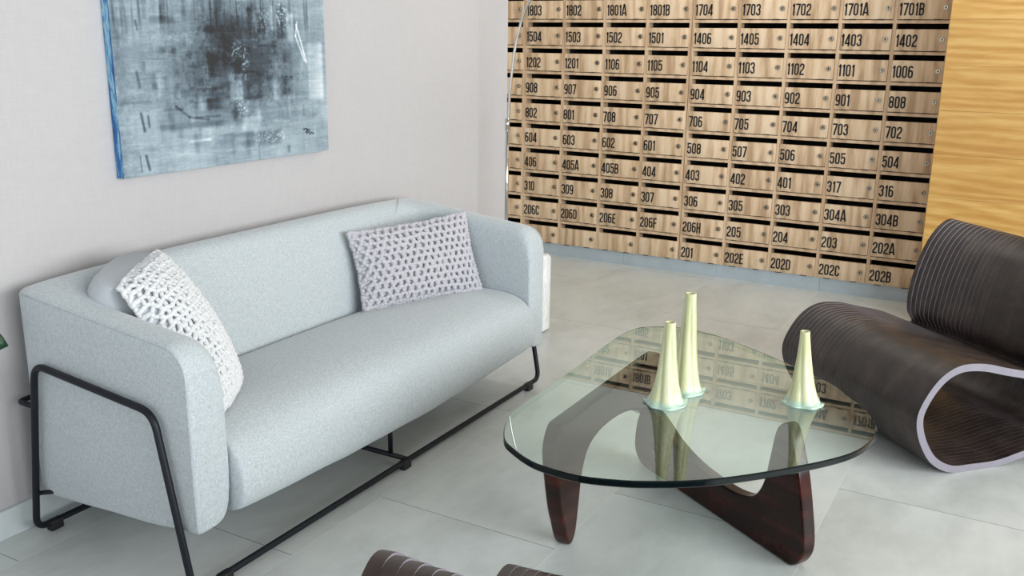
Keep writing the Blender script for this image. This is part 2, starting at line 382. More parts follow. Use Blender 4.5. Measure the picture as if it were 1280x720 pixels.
def make_door(cab, x, z, num):
    global door_mesh, lock_mesh, hinge_mesh
    mb, wd, hd = door_proto(0)
    if door_mesh is None:
        d = mb.obj('door', M_box, cab); bevel(d, .0012, 2); door_mesh = d.data
        lk = MB().cyl((0, 0, 0), (0, -1, 0), .0135, .004, 24).cyl((0, -.004, 0), (0, -1, 0), .0122, .0045, 24, 0, .0098)
        lk.box(-.0016, .0016, -.0092, -.0080, -.0065, .0065, 1).cyl((0, -.0082, 0), (0, -1, 0), .0046, .0009, 14, 1)
        l = lk.obj('lock', [M_steel, M_keyh], d, True); lock_mesh = l.data
        for p in l.data.polygons: p.use_smooth = len(p.vertices) == 4 and p.material_index == 0
        h = MB().box(0, .036, -.0052, .002, -.0024, .0016).obj('hinge', M_hinge, d); hinge_mesh = h.data
    else:
        d = bpy.data.objects.new('door', door_mesh); COL.objects.link(d); d.parent = cab
        b = d.modifiers.new('bevel', 'BEVEL'); b.width = .0012; b.segments = 2
        l = bpy.data.objects.new('lock', lock_mesh); COL.objects.link(l); l.parent = d
        h = bpy.data.objects.new('hinge', hinge_mesh); COL.objects.link(h); h.parent = d
    h2 = bpy.data.objects.new('hinge', hinge_mesh); COL.objects.link(h2); h2.parent = d
    h.location = (.032, 0, 0); h2.location = (wd-.078, 0, 0)
    d.location = (x, 0, z); l.location = (wd-.027, -.004, hd*.53)
    l.rotation_euler = (0, random.uniform(-.5, .5), 0)
    if num != '-':
        number_mesh(num, .0625, d, (.004, -.0052, .019)); d['label'] = 'door numbered '+num
    else: d['label'] = 'door with no number visible'
    return d
def cabinet(name_cols, x_off, label):
    c0, c1 = name_cols[0], name_cols[-1]+1
    root = empty('mailbox_cabinet', (x_off+c0*U, 0, .081)); tag(root, label, 'mailbox cabinet', 'letterbox cabinets on the back wall')
    W_ = (c1-c0)*U; TOP = 1.638-.081; D = .30
    cz = MB()
    for i in range(c1-c0+1):
        hw = .0085
        a = i*U-hw; b = i*U+hw
        if i == 0: a = 0.0002; b = .0145
        if i == c1-c0: a = W_-.0145; b = W_-.0002
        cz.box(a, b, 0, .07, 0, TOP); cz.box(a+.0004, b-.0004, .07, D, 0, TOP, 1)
    for r in range(11):
        zt = TOP-r*H if r < 10 else .016
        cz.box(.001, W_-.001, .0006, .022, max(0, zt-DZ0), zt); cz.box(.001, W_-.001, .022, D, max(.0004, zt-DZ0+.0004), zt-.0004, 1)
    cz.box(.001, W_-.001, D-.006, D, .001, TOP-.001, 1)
    cz.obj('carcass', [M_boxin, M_slotshade], root)
    for c in name_cols:
        for r, n in enumerate(NUMS[c].split()):
            zt = TOP-r*H            # top of this row's ceiling shelf
            zb = zt-H if r < 9 else .016
            hd = H-DZ0-SLOT-.004
            make_door(root, (c-c0)*U+FW+.0015, zt-DZ0-SLOT-hd, n)
    return root
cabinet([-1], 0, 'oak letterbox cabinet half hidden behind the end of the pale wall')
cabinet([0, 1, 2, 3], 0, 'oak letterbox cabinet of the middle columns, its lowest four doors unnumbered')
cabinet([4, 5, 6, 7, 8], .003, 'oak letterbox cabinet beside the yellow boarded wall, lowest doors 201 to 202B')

# ------------------------------------------------------------------ painting
def painting():
    y0, y1, z0, z1 = -3.535, -2.62, .952, 1.62; xb, xf = XW+.002, XW+.032
    root = empty('painting', (xb, (y0+y1)/2, z0)); tag(root, 'abstract grey blue canvas hanging on the pale wall above the sofa', 'painting')
    nu, nv = 460, 330
    uu, vv = np.meshgrid(np.linspace(0, 1, nu), np.linspace(0, 1, nv))
    def fbm(fx, fy, seed, oct=5):
        r = np.random.RandomState(seed); out = np.zeros_like(uu); amp = 1; tot = 0
        for o in range(oct):
            gx, gy = int(fx*2**o)+2, int(fy*2**o)+2; g = r.rand(gy+1, gx+1)
            x = uu*(gx-1); y = vv*(gy-1); xi = x.astype(int).clip(0, gx-1); yi = y.astype(int).clip(0, gy-1); a = x-xi; b = y-yi
            a = a*a*(3-2*a); b = b*b*(3-2*b)
            out += amp*((g[yi, xi]*(1-a)+g[yi, xi+1]*a)*(1-b)+(g[yi+1, xi]*(1-a)+g[yi+1, xi+1]*a)*b); tot += amp; amp *= .55
        return out/tot
    val = .68+.20*(fbm(3, 2, 1)-.5)+.16*(fbm(4, 26, 2)-.5)+.14*(fbm(40, 4, 3)-.5)
    # dark smoky middle, lighter bottom and left border
    ex = np.exp(-(((uu-.50)/.30)**2+((vv-.52)/.26)**2)); val -= .04+.46*ex*(.45+1.1*fbm(5, 6, 4))
    val -= .14*np.exp(-(((uu-.47)/.12)**2+((vv-.62)/.12)**2)); val -= .16*np.exp(-((uu/.06)**2))*fbm(60, 50, 31, 2)
    def patch(u0, u1, v0, v1, d, soft=.006, grad=0):
        m = 1/(1+np.exp(-(uu-u0)/soft))/(1+np.exp((uu-u1)/soft))/(1+np.exp(-(vv-v0)/soft))/(1+np.exp((vv-v1)/soft))
        return m*(d+grad*(uu-u0)/(u1-u0))
    def UV(x, y):                                     # where a mark seen on the canvas lies on it
        t = (x-60-.06*y)/(798-.036*y); u = t/(t+(1-t)*1.266); return u, ((665-95*t)-y)*(.001137+.0003*t)
    for (x0, x1, yA, yB, d, g) in ((420, 470, 200, 290, -.34, .2), (413, 452, 103, 128, -.30, 0), (415, 485, 368, 408, -.42, .3), (285, 306, 178, 205, -.3, 0),
        (240, 272, 176, 200, -.2, 0), (570, 585, 38, 54, -.4, 0), (365, 390, 500, 570, -.22, .1), (690, 695, 480, 540, -.2, 0), (555, 625, 362, 370, -.22, 0), (510, 527, 410, 455, -.22, 0),
        (372, 382, 346, 405, -.25, 0), (350, 368, 372, 380, -.3, 0), (300, 316, 310, 332, -.25, 0), (215, 235, 310, 330, -.25, 0), (210, 300, 60, 92, -.14, -.12),
        (680, 720, 30, 150, -.30, .1), (690, 735, 290, 355, -.14, 0), (610, 640, 60, 130, -.14, 0), (520, 550, 210, 300, -.22, 0), (700, 740, 190, 350, -.1, 0), (560, 690, 500, 540, -.12, -.08),
        (655, 675, 30, 120, .26, 0), (722, 745, 60, 160, .2, 0), (795, 855, 160, 372, .16, .1), (500, 552, 280, 375, .30, .1), (545, 635, 440, 485, .26, -.2), (665, 685, 300, 375, .16, 0),
        (720, 750, 300, 370, .12, 0), (540, 575, 385, 430, .16, 0), (395, 560, 480, 492, .12, 0), (330, 344, 0, 70, -.26, 0), (400, 412, 0, 60, -.22, 0), (470, 478, 0, 55, -.24, 0), (250, 560, 22, 27, -.18, 0),
        (200, 420, 118, 123, -.14, 0), (240, 480, 464, 468, -.2, 0), (380, 480, 330, 335, -.26, 0), (390, 480, 352, 356, -.2, 0), (100, 210, 376, 380, -.2, 0), (85, 200, 0, 12, -.12, -.1)):
        ua, va = UV(x0, yA); ub, vb = UV(x1, yB); val += patch(ua, ub, vb, va, d*.85, .003, g)
    rp = np.random.RandomState(77)
    for q in range(190):
        cx, cy = (.5+.2*rp.randn(), .45+.17*rp.randn()) if q % 3 else (rp.rand(), rp.rand()*.8)
        lx, ly = (rp.uniform(.003, .02), rp.uniform(.02, .11)) if rp.rand() < .6 else (rp.uniform(.03, .12), rp.uniform(.002, .012))
        val += patch(cx-lx/2, cx+lx/2, cy-ly/2, cy+ly/2, rp.choice([-.10, -.07, .07, .10, -.16]), rp.uniform(.0012, .006), rp.uniform(-.1, .1))
    val -= .10*np.clip((fbm(90, 60, 41, 2)-.55)*6, 0, 1)*np.exp(-(((uu-.5)/.35)**4+((vv-.5)/.3)**4))
    val += .05*np.clip((fbm(30, 110, 42, 2)-.6)*6, 0, 1)
    drip = fbm(70, 2, 9, 2); val -= .22*np.clip((drip-.58)*6, 0, 1)*np.exp(-((vv-.74)/.10)**2)
    speck = fbm(150, 130, 11, 2)
    for (cx, cy, sx, sy, s) in ((540, 230, 34, 70, .5), (700, 70, 22, 50, .45), (630, 90, 20, 50, .35), (650, 515, 60, 22, .3), (545, 400, 26, 30, .35), (720, 320, 26, 40, -.25), (530, 265, 18, 50, -.4)):
        cu, cv = UV(cx, cy); m = np.exp(-(((uu-cu)/(sx/800*1.2))**4+((vv-cv)/(sy/665*.9))**4)); val += s*m*np.clip((speck-.54)*5, 0, 1)
    def line(pts, wd, d):
        nonlocal val
        for (a, b), (c, e) in zip(pts[:-1], pts[1:]):
            p = np.array(UV(a, b)); q = np.array(UV(c, e)); asp = .73
            px = uu-p[0]; py = (vv-p[1])*asp; dx = q[0]-p[0]; dy = (q[1]-p[1])*asp; t = ((px*dx+py*dy)/(dx*dx+dy*dy+1e-9)).clip(0, 1)
            dist = np.hypot(px-t*dx, py-t*dy); val += d*np.exp(-(dist/wd)**2)
    line([(755, 100), (792, 236)], .004, .4); line([(758, 90), (752, 140), (785, 230)], .004, .35)
    line([(300, 395), (350, 436), (420, 446)], .004, -.25); line([(170, 420), (182, 484)], .005, -.4); line([(196, 430), (200, 468)], .004, -.35)
    line([(185, 580), (197, 632)], .005, -.4); line([(162, 580), (168, 640)], .003, -.25); line([(158, 265), (168, 320)], .005, -.25); line([(158, 80), (165, 110)], .004, -.3)
    line([(778, 488), (788, 486), (800, 492)], .0026, -.6); line([(784, 500), (792, 492), (790, 504), (798, 497), (802, 506), (808, 500), (816, 506)], .0022, -.55)     # signature scribble
    val += .05*(fbm(200, 150, 21, 1)-.5)+.07*(fbm(12, 90, 22, 3)-.5)
    val = val.clip(.04, .97)
    st = np.array([0, .25, .5, .72, 1.0]); cs = np.array([lin(c)[:3] for c in ((10, 14, 20), (58, 72, 84), (112, 130, 142), (164, 180, 190), (228, 234, 238))])
    rgb = np.stack([np.interp(val, st, cs[:, i]) for i in range(3)], -1)
    verts = [(xf-xb, y0+(y1-y0)*u-(y0+y1)/2, (z1-z0)*v) for u, v in zip(uu.ravel(), vv.ravel())]
    faces = [(j*nu+i, j*nu+i+1, (j+1)*nu+i+1, (j+1)*nu+i) for j in range(nv-1) for i in range(nu-1)]
    t = NT('grey_blue_oil_paint'); at = t.n('ShaderNodeAttribute', attribute_name='paint'); t.set(at.outputs['Color'], .5)
    t.bump(t.noise(t.coord((1, 60, 160)), 1, 4), .15, .001)
    o = mk('canvas', verts, faces, t.m, root, True)
    ca = o.data.color_attributes.new('paint', 'FLOAT_COLOR', 'POINT')
    ca.data.foreach_set('color', np.concatenate([rgb.reshape(-1, 3), np.ones((nu*nv, 1))], 1).astype(np.float32).ravel())
    t = NT('blue_streaked_edge_paint'); n = t.noise(t.coord((60, 60, 9)), 1, 5, .7)
    t.set(t.ramp(n, [(.36, lin((16, 60, 120))), (.5, lin((40, 110, 170))), (.58, lin((150, 190, 205))), (.66, lin((60, 140, 190)))]), .5)
    mb = MB().box(0, xf-xb-.0004, y0-(y0+y1)/2, y1-(y0+y1)/2, 0, z1-z0)
    mb.obj('canvas_edge', t.m, root)['label'] = 'blue painted side edge of the canvas'
painting()

# ------------------------------------------------------------------ arc floor lamp
def arc_lamp():
    root = empty('arc_floor_lamp', (.75, -1.508, 0)); tag(root, 'tall curved steel arc lamp rising behind the sofa from a marble block', 'floor lamp')
    bs = MB().box(-.15, .228, -.042, .042, 0, .382).obj('base', M_marble, root); bevel(bs, .016, 1); bs['label'] = 'white marble block base'
    z0 = .372
    pts = [(-.004, 0, z0), (-.004, 0, .99)]
    mb = MB().tube(pts, .0088, 12); mb.obj('lower_pole', M_chrome, root, True)
    MB().tube([(-.004, 0, .955), (-.004, 0, 1.005)], .0118, 14).obj('joint_collar', M_chrome, root, True)
    kn = [(.749, .98), (.756, 1.10), (.767, 1.215), (.779, 1.306), (.794, 1.378), (.822, 1.465), (.860, 1.541)]
    ar = [(x-.75, 0, z) for x, z in spline(kn, 5, False)]
    th0 = .44; R = .98; bx, bz = ar[-1][0], ar[-1][2]
    ar += [(bx+R*(math.cos(th0)-math.cos(a)), 0, bz+R*(math.sin(a)-math.sin(th0))) for a in np.linspace(th0, 1.95, 36)[1:]]
    MB().tube(ar, .0065, 10).obj('curved_arm', M_chrome, root, True)
    e = ar[-1]
    prof = [(.02, .02), (.05, .0), (.11, -.05), (.145, -.11), (.155, -.16)]; n = 32; v = []
    for r, z in prof: v += [(e[0]+.01+r*math.cos(2*PI*i/n), r*math.sin(2*PI*i/n), e[2]+z) for i in range(n)]
    f = [(j*n+i, j*n+(i+1) % n, (j+1)*n+(i+1) % n, (j+1)*n+i) for j in range(len(prof)-1) for i in range(n)]+[tuple(range(n))]
    s = mk('lamp_shade', v, f, M_chrome, root, True); so = s.modifiers.new('s', 'SOLIDIFY'); so.thickness = .003
arc_lamp()

# ------------------------------------------------------------------ sofa
def sofa():
    YL, YR, XB, XF = -3.945, -2.15, .655, 1.283
    root = empty('sofa', (.97, -3.05, 0)); tag(root, 'light grey upholstered sofa on a thin black tube frame against the wall', 'sofa')
    ox, oy = .97, -3.05
    def ztop(x): return .708-.105*max(0, x-.70)
    # stations: outer point, inner point (top), inner point (bottom), z top, z bottom
    S = []
    TH = .112; R = .075
    def arm(y, s):           # s=+1: inner side is +y
        out = []
        xs = [(XF-R)+R*math.sin(a) for a in np.linspace(PI/2, 0, 7)]
        for i, x in enumerate(xs):
            a = math.asin(min(1, (x-(XF-R))/R)); zt = ztop(XF-R)-R*(1-math.cos(a))
            out.append(((x, y), (x, y+s*TH), (x, y+s*(TH+.004)), zt, .175-.02*(XF-x)/.3))
        for x in (1.13, 1.03, .95): out.append(((x, y), (x, y+s*TH), (x, y+s*(TH+.006)), ztop(x), .165-.05*(1.28-x)))
        return out
    left = arm(YL, 1); right = arm(YR, -1)
    S += left
    # rear left corner
    S.append(((.86, YL), (.885, YL+TH+.004), (.92, YL+TH+.02), ztop(.86), .14))
    S.append(((.75, YL), (.815, YL+TH+.024), (.88, YL+TH+.05), ztop(.75)+.004, .134))
    S.append(((.672, YL), (.785, YL+TH+.055), (.868, YL+TH+.09), .713, .13))
    S.append(((XB, YL+.017), (.772, YL+TH+.10), (.862, YL+TH+.13), .716, .128))
    S.append(((XB, YL+.12), (.766, YL+TH+.17), (.86, YL+TH+.2), .722, .126))
    for t in (.25, .4, .5, .6, .75): S.append(((XB, YL+(YR-YL)*t), (.764, YL+(YR-YL)*t), (.858, YL+(YR-YL)*t), .732, .124))
    S.append(((XB, YR-.12), (.766, YR-TH-.17), (.86, YR-TH-.2), .724, .126))
    S.append(((XB, YR-.017), (.772, YR-TH-.10), (.862, YR-TH-.13), .718, .128))
    S.append(((.672, YR), (.785, YR-TH-.055), (.868, YR-TH-.09), .713, .13))
    S.append(((.75, YR), (.815, YR-TH-.024), (.88, YR-TH-.05), ztop(.75)+.004, .134))
    S.append(((.86, YR), (.885, YR-TH-.004), (.92, YR-TH-.02), ztop(.86), .14))
    S += right[::-1]
    v = []; NS = 15
    for (o, i, ib, zt, zb) in S:
        o = np.array(o); i = np.array(i); ib = np.array(ib); lean = (i-o); 
        def P(k, z): return (o[0]+lean[0]*k-ox, o[1]+lean[1]*k-oy, z)
        def Q(t, z): q = i+(ib-i)*t; return (q[0]-ox, q[1]-oy, z)
        v += [P(.5, zb), P(.06, zb), P(0, zb+.006), P(0, zb+.03), P(0, (zb+zt)/2), P(0, zt-.03), P(0, zt-.008), P(.05, zt-.0005), P(.18, zt+.005), P(.5, zt+.010), P(.78, zt+.002),
              P(.95, zt-.022), Q(.03, zt-.06), Q(.45, zt-.15), Q(1, zb+.012)]
    f = []
    for s in range(len(S)-1):
        for k in range(NS): f.append((s*NS+k, s*NS+(k+1) % NS, (s+1)*NS+(k+1) % NS, (s+1)*NS+k))
    # rounded front ends of both arms
    def cap(s, flip):
        prev = [s*NS+k for k in range(NS)]; c = np.mean([v[q] for q in prev], 0)
        for dx, e in ((.004, .0015), (.009, .009)):
            cur = []
            for q in [s*NS+k for k in range(NS)]:
                p = np.array(v[q]); dd = c-p; dd[0] = 0; dd[2] *= .25; L = np.linalg.norm(dd); r = p+dd/L*e; r[0] = p[0]+dx; cur.append(len(v)); v.append(tuple(r))
            for k in range(NS):
                q = (prev[k], cur[k], cur[(k+1) % NS], prev[(k+1) % NS]); f.append(q if flip else q[::-1])
            prev = cur
        qs = [(0, 1, 14), (1, 2, 13, 14), (2, 3, 12, 13), (3, 4, 11, 12), (4, 5, 10, 11), (5, 6, 9, 10), (6, 7, 8, 9)]
        for q in qs:
            q = tuple(prev[i] for i in q); f.append(q[::-1] if not flip else q)
    cap(0, True); cap(len(S)-1, False)
    sh = mk('shell', v, f, M_sofa, root, True); subsurf(sh, 2)
    bm = bmesh.new(); bm.from_mesh(sh.data); bmesh.ops.recalc_face_normals(bm, faces=bm.faces); bm.to_mesh(sh.data); bm.free()
    for p in sh.data.polygons: p.use_smooth = True
    # piping along the outer seams
    for y, nm in ((YL, 1), (YR, -1)):
        pts = [(x-ox, y-oy, ztop(x)-.003) for x in np.linspace(.68, XF-R, 8)]
        pts += [((XF-R)+R*math.sin(a)-ox, y-oy, ztop(XF-R)-R*(1-math.cos(a))-.003) for a in np.linspace(.15, PI/2, 8)]+[(XF-ox, y-oy, .35), (XF-ox, y-oy, .20)]
        pts = [Vector(p)+Vector((0, nm*.0012, 0)) for p in pts]
        MB().tube(pts, .0016, 6).obj('piping', M_sofa, root, True)
    sm = [(.668, -2.262, .722), (.70, -2.30, .7345), (.735, -2.355, .731), (.758, -2.40, .708), (.768, -2.43, .67), (.790, -2.445, .58), (.83, -2.45, .46)]
    MB().tube([(x-ox, y-oy, z-.0035) for x, y, z in spline(sm[1:], 4, False)], .0024, 6).obj('seam', M_sofa, root, True)
    # seat
    prof = [(.80, .372), (.86, .392), (.95, .404), (1.06, .412), (1.16, .413), (1.235, .404), (1.29, .376), (1.322, .325), (1.334, .262), (1.328, .205), (1.305, .172), (1.25, .158), (1.0, .15), (.80, .15)]
    ys = np.concatenate([[YL+TH+.003, YL+TH+.012], np.linspace(YL+TH+.05, YR-TH-.05, 19), [YR-TH-.012, YR-TH-.003]])
    v = []; NP = len(prof); rs = np.random.RandomState(3)
    for j, y in enumerate(ys):
        t = (y-ys[0])/(ys[-1]-ys[0]); sag = math.sin(PI*t)
        e = {0: .009, 1: .002, len(ys)-1: .014, len(ys)-2: .004}.get(j, 0)
        c = np.array((1.08, .28))
        for k, (x, z) in enumerate(prof):
            d = np.array((x, z))-c; L = np.linalg.norm(d); q = c+d*(1-e/L)
            if z < .22 and x > 1.1: q[1] += .026*(1-sag)-.006+rs.uniform(-.003, .003)
            if z > .36: q[1] += .006*sag+rs.uniform(-.0012, .0012)
            v.append((q[0]-ox, y-oy, q[1]))
    f = [(j*NP+k, (j+1)*NP+k, (j+1)*NP+(k+1) % NP, j*NP+(k+1) % NP) for j in range(len(ys)-1) for k in range(NP)]
    f += [tuple(range(NP)), tuple(range((len(ys)-1)*NP, len(ys)*NP))[::-1]]
    se = mk('seat', v, f, M_sofa, root, True); subsurf(se, 2)
    # tube frame: one bent loop over both ends
    fl = -3.962-oy; fr = -2.150-oy; zr = .024; r = .0095
    def side(y, s):
        return [(.655-ox, y, zr), (.742-ox, y-s*.004, .528), (1.188-ox, y-s*.004, .486), (1.276-ox, y, zr)]
    a = side(fl, 1); b = side(fr, -1)
    loop = fillet(a+b[::-1], [.04, .045, .045, .04]*2, 7, True)
    MB().tube(loop, r, 12, True).obj('frame', M_frame, root, True)
    cb = MB().tube([(.66-ox, -3.056-oy, zr), (1.272-ox, -3.056-oy, zr)], .0085, 10).tube([(1.203-ox, -3.056-oy, zr), (1.203-ox, -3.056-oy, .165)], .008, 10).tube([(.74-ox, -3.056-oy, zr), (.74-ox, -3.056-oy, .16)], .008, 10)
    cb.obj('crossbar', M_frame, root, True)
    for y, s in ((fl, 1), (fr, -1)):
        MB().tube(fillet([(.725-ox, y-s*.003, .405), (.640-ox, y+s*.004, .40), (.632-ox, y+s*.10, .40)], .02), .0075, 8).obj('back_strut', M_frame, root, True)
        MB().tube([(.678-ox, y, .14), (.735-ox, y+s*.03, .148)], .0065, 8).obj('rear_strut', M_frame, root, True)
        MB().tube([(1.245-ox, y, .185), (1.20-ox, y+s*.035, .178)], .0065, 8).obj('front_strut', M_frame, root, True)
    for x, y in ((1.276, -2.236), (1.276, -3.075), (1.276, -3.86), (.655, -3.905), (.655, -3.056), (.655, -2.21)):
        g = MB().box(x-.0125-ox, x+.0125-ox, y-.02-oy, y+.02-oy, 0, .031).obj('glide', M_rubber, root); bevel(g, .004, 2)
sofa()

# ------------------------------------------------------------------ cushions
def cushion(label, corners, T, cells, yarn, name_r, jit, seed, group=None, plump=.95, pin=.05, fuller=(0, 0, 0)):
    """corners: top-left, top-right, bottom-right, bottom-left seen from the front"""
    tl, tr, br, bl = [Vector(c) for c in corners]; rs = np.random.RandomState(seed)
    cen = (tl+tr+br+bl)/4; nrm = ((tr-bl).cross(tl-br)).normalized()
    if nrm.dot(Vector((2.97, -5.38, 1.36))-cen) < 0: nrm = -nrm
    root = empty('cushion', cen); tag(root, label, 'cushion', group)
    def base(u, v):
        # pinch the sides between the corners
        pu = u-pin*(u-.5)*4*v*(1-v); pv = v-pin*1.2*(v-.5)*4*u*(1-u)
        return bl*(1-pu)*(1-pv)+br*pu*(1-pv)+tr*pu*pv+tl*(1-pu)*pv
    def th(u, v):
        a = max(0, 4*u*(1-u)); b = max(0, 4*v*(1-v)); return T*.5*(a**.5)*(b**.5)
    def front(u, v): return base(u, v)+nrm*(th(u, v)+.001)-cen
    def back(u, v):
        a = max(0, 4*u*(1-u)); b = max(0, 4*v*(1-v)); return base(u, v)-nrm*(T*.5*plump*(a*b)**(.5 if plump < 1 else .3)+.001)-cen+Vector(fuller)*(a**.35)*v**1.5
    N = 26; q = [.5-.5*math.cos(PI*i/N) for i in range(N+1)]
    v = [front(a, b)-nrm*.004 for b in q for a in q]; K = (N+1)**2; v += [back(a, b)+nrm*.001 for b in q for a in q]
    f = []
    for j in range(N):
        for i in range(N):
            a = j*(N+1)+i; f.append((a, a+1, a+N+2, a+N+1)); f.append((K+a, K+a+N+1, K+a+N+2, K+a+1))
    edge = [i for i in range(N+1)]+[j*(N+1)+N for j in range(1, N+1)]+[N*(N+1)+i for i in range(N-1, -1, -1)]+[j*(N+1) for j in range(N-1, 0, -1)]
    for a, b in zip(edge, edge[1:]+edge[:1]): f.append((a, K+a, K+b, b))
    mk('pillow', v, f, M_satin, root, True)['label'] = 'smooth satin pillow inside the crochet cover'
    # open crochet net: honeycomb of thick yarn
    nx, ny = cells; mb = MB(); nodes = {}
    def node(i, j):
        if (i, j) not in nodes:
            u = i/(nx*2); vv = (j/3+(0.0))/(ny)
            u = min(1, max(0, u+(rs.uniform(-jit, jit)/nx if 0 < u < 1 else 0))); vv = min(1, max(0, vv+(rs.uniform(-jit, jit)/ny if 0 < vv < 1 else 0)))
            nodes[(i, j)] = front(u, vv)+nrm*rs.uniform(0, .004)
        return nodes[(i, j)]
    E_ = set()
    for row in range(ny):
        s = row % 2
        for c in range(nx+1):
            x = 2*c+s; j = 3*row
            if x > 2*nx: continue
            # pointy-top hexagon around (x, j+1.5)
            ring = [(x-1, j+1), (x, j), (x+1, j+1), (x+1, j+3-1+1-0), (x, j+4), (x-1, j+3)]
            for a, b in zip(ring, ring[1:]+ring[:1]):
                if all(0 <= p[0] <= 2*nx and 0 <= p[1] <= 3*ny for p in (a, b)): E_.add(tuple(sorted((a, b))))
    for a, b in sorted(E_):
        p, q2 = node(*a), node(*b); mid = (p+q2)/2+nrm*name_r*.55
        rr = name_r*rs.uniform(.85, 1.2)
        mb.tube([p-(q2-p)*.12, p.lerp(mid, .6), mid, q2.lerp(mid, .6), q2+(q2-p)*.12], [rr*.8, rr*1.1, rr*1.0, rr*1.1, rr*.8], 6)
    # bumpy border stitches
    bd = [(t, 0) for t in np.linspace(0, 1, nx*2)]+[(1, t) for t in np.linspace(0, 1, ny*2)]+[(t, 1) for t in np.linspace(1, 0, nx*2)]+[(0, t) for t in np.linspace(1, 0, ny*2)]
    pts = [front(*p)+Vector(rs.uniform(-.003, .003, 3)) for p in bd]
    for a, b in zip(pts, pts[1:]+pts[:1]):
        if (a-b).length > 1e-5: mb.tube([a-(b-a)*.25, (a+b)/2+nrm*name_r*.5, b+(b-a)*.25], [name_r*.8, name_r*1.35, name_r*.8], 6)
    mb.obj('crochet_cover', yarn, root, True)
    return root
cushion('lilac grey crocheted cushion leaning in the far corner of the sofa',
        [(.800, -2.752, .672), (.985, -2.262, .694), (1.088, -2.302, .404), (.880, -2.772, .404)], .12, (17, 11), M_yarn2, .0080, .16, 3, 'crocheted cushions on the sofa')
cushion('white chunky crocheted cushion leaning on the near arm of the sofa',
        [(.955, -3.850, .735), (.80, -3.595, .762), (1.10, -3.60, .437), (1.225, -3.815, .425)], .15, (14, 20), M_yarn1, .0064, .24, 4, 'crocheted cushions on the sofa', plump=2.1, pin=-.03, fuller=(-.085, -.02, .01))

# ------------------------------------------------------------------ coffee table
def coffee_table():
    ox, oy = 2.25, -3.1
    root = empty('coffee_table', (ox, oy, 0)); tag(root, 'glass coffee table with rounded triangular top on two dark curved wooden legs', 'coffee table')
    OUT = [(1.863, -3.452), (1.898, -3.507), (1.939, -3.539), (1.993, -3.570), (2.046, -3.586), (2.140, -3.589), (2.238, -3.558), (2.302, -3.524), (2.363, -3.484), (2.429, -3.427), (2.500, -3.350), (2.560, -3.277), (2.613, -3.205), (2.652, -3.139), (2.675, -3.071), (2.686, -2.982), (2.680, -2.936), (2.661, -2.877), (2.624, -2.807), (2.579, -2.751), (2.520, -2.673), (2.458, -2.623), (2.376, -2.563), (2.239, -2.473), (2.091, -2.392), (1.987, -2.365), (1.935, -2.365), (1.887, -2.384), (1.826, -2.427), (1.808, -2.477), (1.796, -2.553), (1.799, -2.694), (1.811, -2.980), (1.817, -3.235), (1.823, -3.336), (1.839, -3.397)]
    P = [np.array(p)-np.array((ox, oy)) for p in OUT]
    P = spline(P, 4); N = len(P); ZT, TH = .405, .0185
    c = .003
    ctr = np.mean(P, 0)
    def ins(p, d): q = ctr-p; return p+q/np.linalg.norm(q)*d
    v = [(*ins(p, c), ZT) for p in P]+[(*p, ZT-c) for p in P]+[(*p, ZT-TH+c) for p in P]+[(*ins(p, c), ZT-TH) for p in P]
    f = []; m = []
    area2 = sum(P[i][0]*P[(i+1) % N][1]-P[(i+1) % N][0]*P[i][1] for i in range(N)); ccw = area2 > 0
    top = tuple(range(N)) if ccw else tuple(range(N))[::-1]
    f.append(top); m.append(0); f.append(tuple(i+3*N for i in top)); m.append(2)      # both sheets face up
    for k in range(3):
        for i in range(N):
            j = (i+1) % N; q = (k*N+i, (k+1)*N+i, (k+1)*N+j, k*N+j); f.append(q if ccw else q[::-1]); m.append(3 if k == 0 else 1)
    g = mk('glass_top', v, f, [M_glass, M_gedge, M_clear, M_arris], root, False, m); g['label'] = 'thick clear glass top with dark green edge'
    # base pieces: one outline, once upright and once upside down
    ZB = ZT-TH
    prof = [(-.02, .0), (-.05, .03), (-.062, .075), (-.05, .15), (-.024, .254), (-.002, .31), (.018, .36), (.036, .384), (.050, ZB), (.068, .374), (.08, .345), (.092, .275), (.104, .204), (.124, .156),
            (.155, .126), (.21, .110), (.27, .106), (.353, .110), (.432, .123), (.515, .150), (.575, .183), (.63, .207), (.672, .205), (.704, .164), (.718, .09), (.712, .04), (.676, .004), (.62, 0), (.3, 0), (.03, 0)]
    def piece(name, org, ang, th, flip):
        L = [np.array(p) for p in prof]
        pts = []
        lin_idx = {26, 27, 28, 29, 0}
        n = len(L)
        for i in range(n):
            a, b, cc, d = L[i-1], L[i], L[(i+1) % n], L[(i+2) % n]
            if i in (26, 27, 28, 29): pts.append(b); continue
            for k in range(3):
                t = k/3; q = .5*((2*b)+(-a+cc)*t+(2*a-5*b+4*cc-d)*t*t+(-a+3*b-3*cc+d)*t**3); pts.append(np.array((q[0], min(ZB, max(0, q[1])))))
        if flip: pts = [np.array((t, ZB-z)) for t, z in pts][::-1]
        n = len(pts)
        v = [(p[0], 0, p[1]) for p in pts]+[(p[0], th, p[1]) for p in pts]
        f = [tuple(range(n)), tuple(range(n, 2*n))[::-1]]+[(i, i+n, (i+1) % n+n, (i+1) % n) for i in range(n)]
        o = mk(name, v, f, M_walnut, root); o.location = (org[0]-ox, org[1]-oy, 0); o.rotation_euler = (0, 0, ang); bevel(o, .009, 3, 50)
        return o
    piece('curved_leg', (2.496, -3.018), math.atan2(.542164, -.840273), -.046, False)
    piece('curved_leg', (1.958, -3.276), PI/2, .046, True)
    MB().cyl((1.935-ox, -2.63-oy, .17), (0, 0, 1), .009, .06, 12).obj('pivot_pin', M_steel, root, True)
coffee_table()

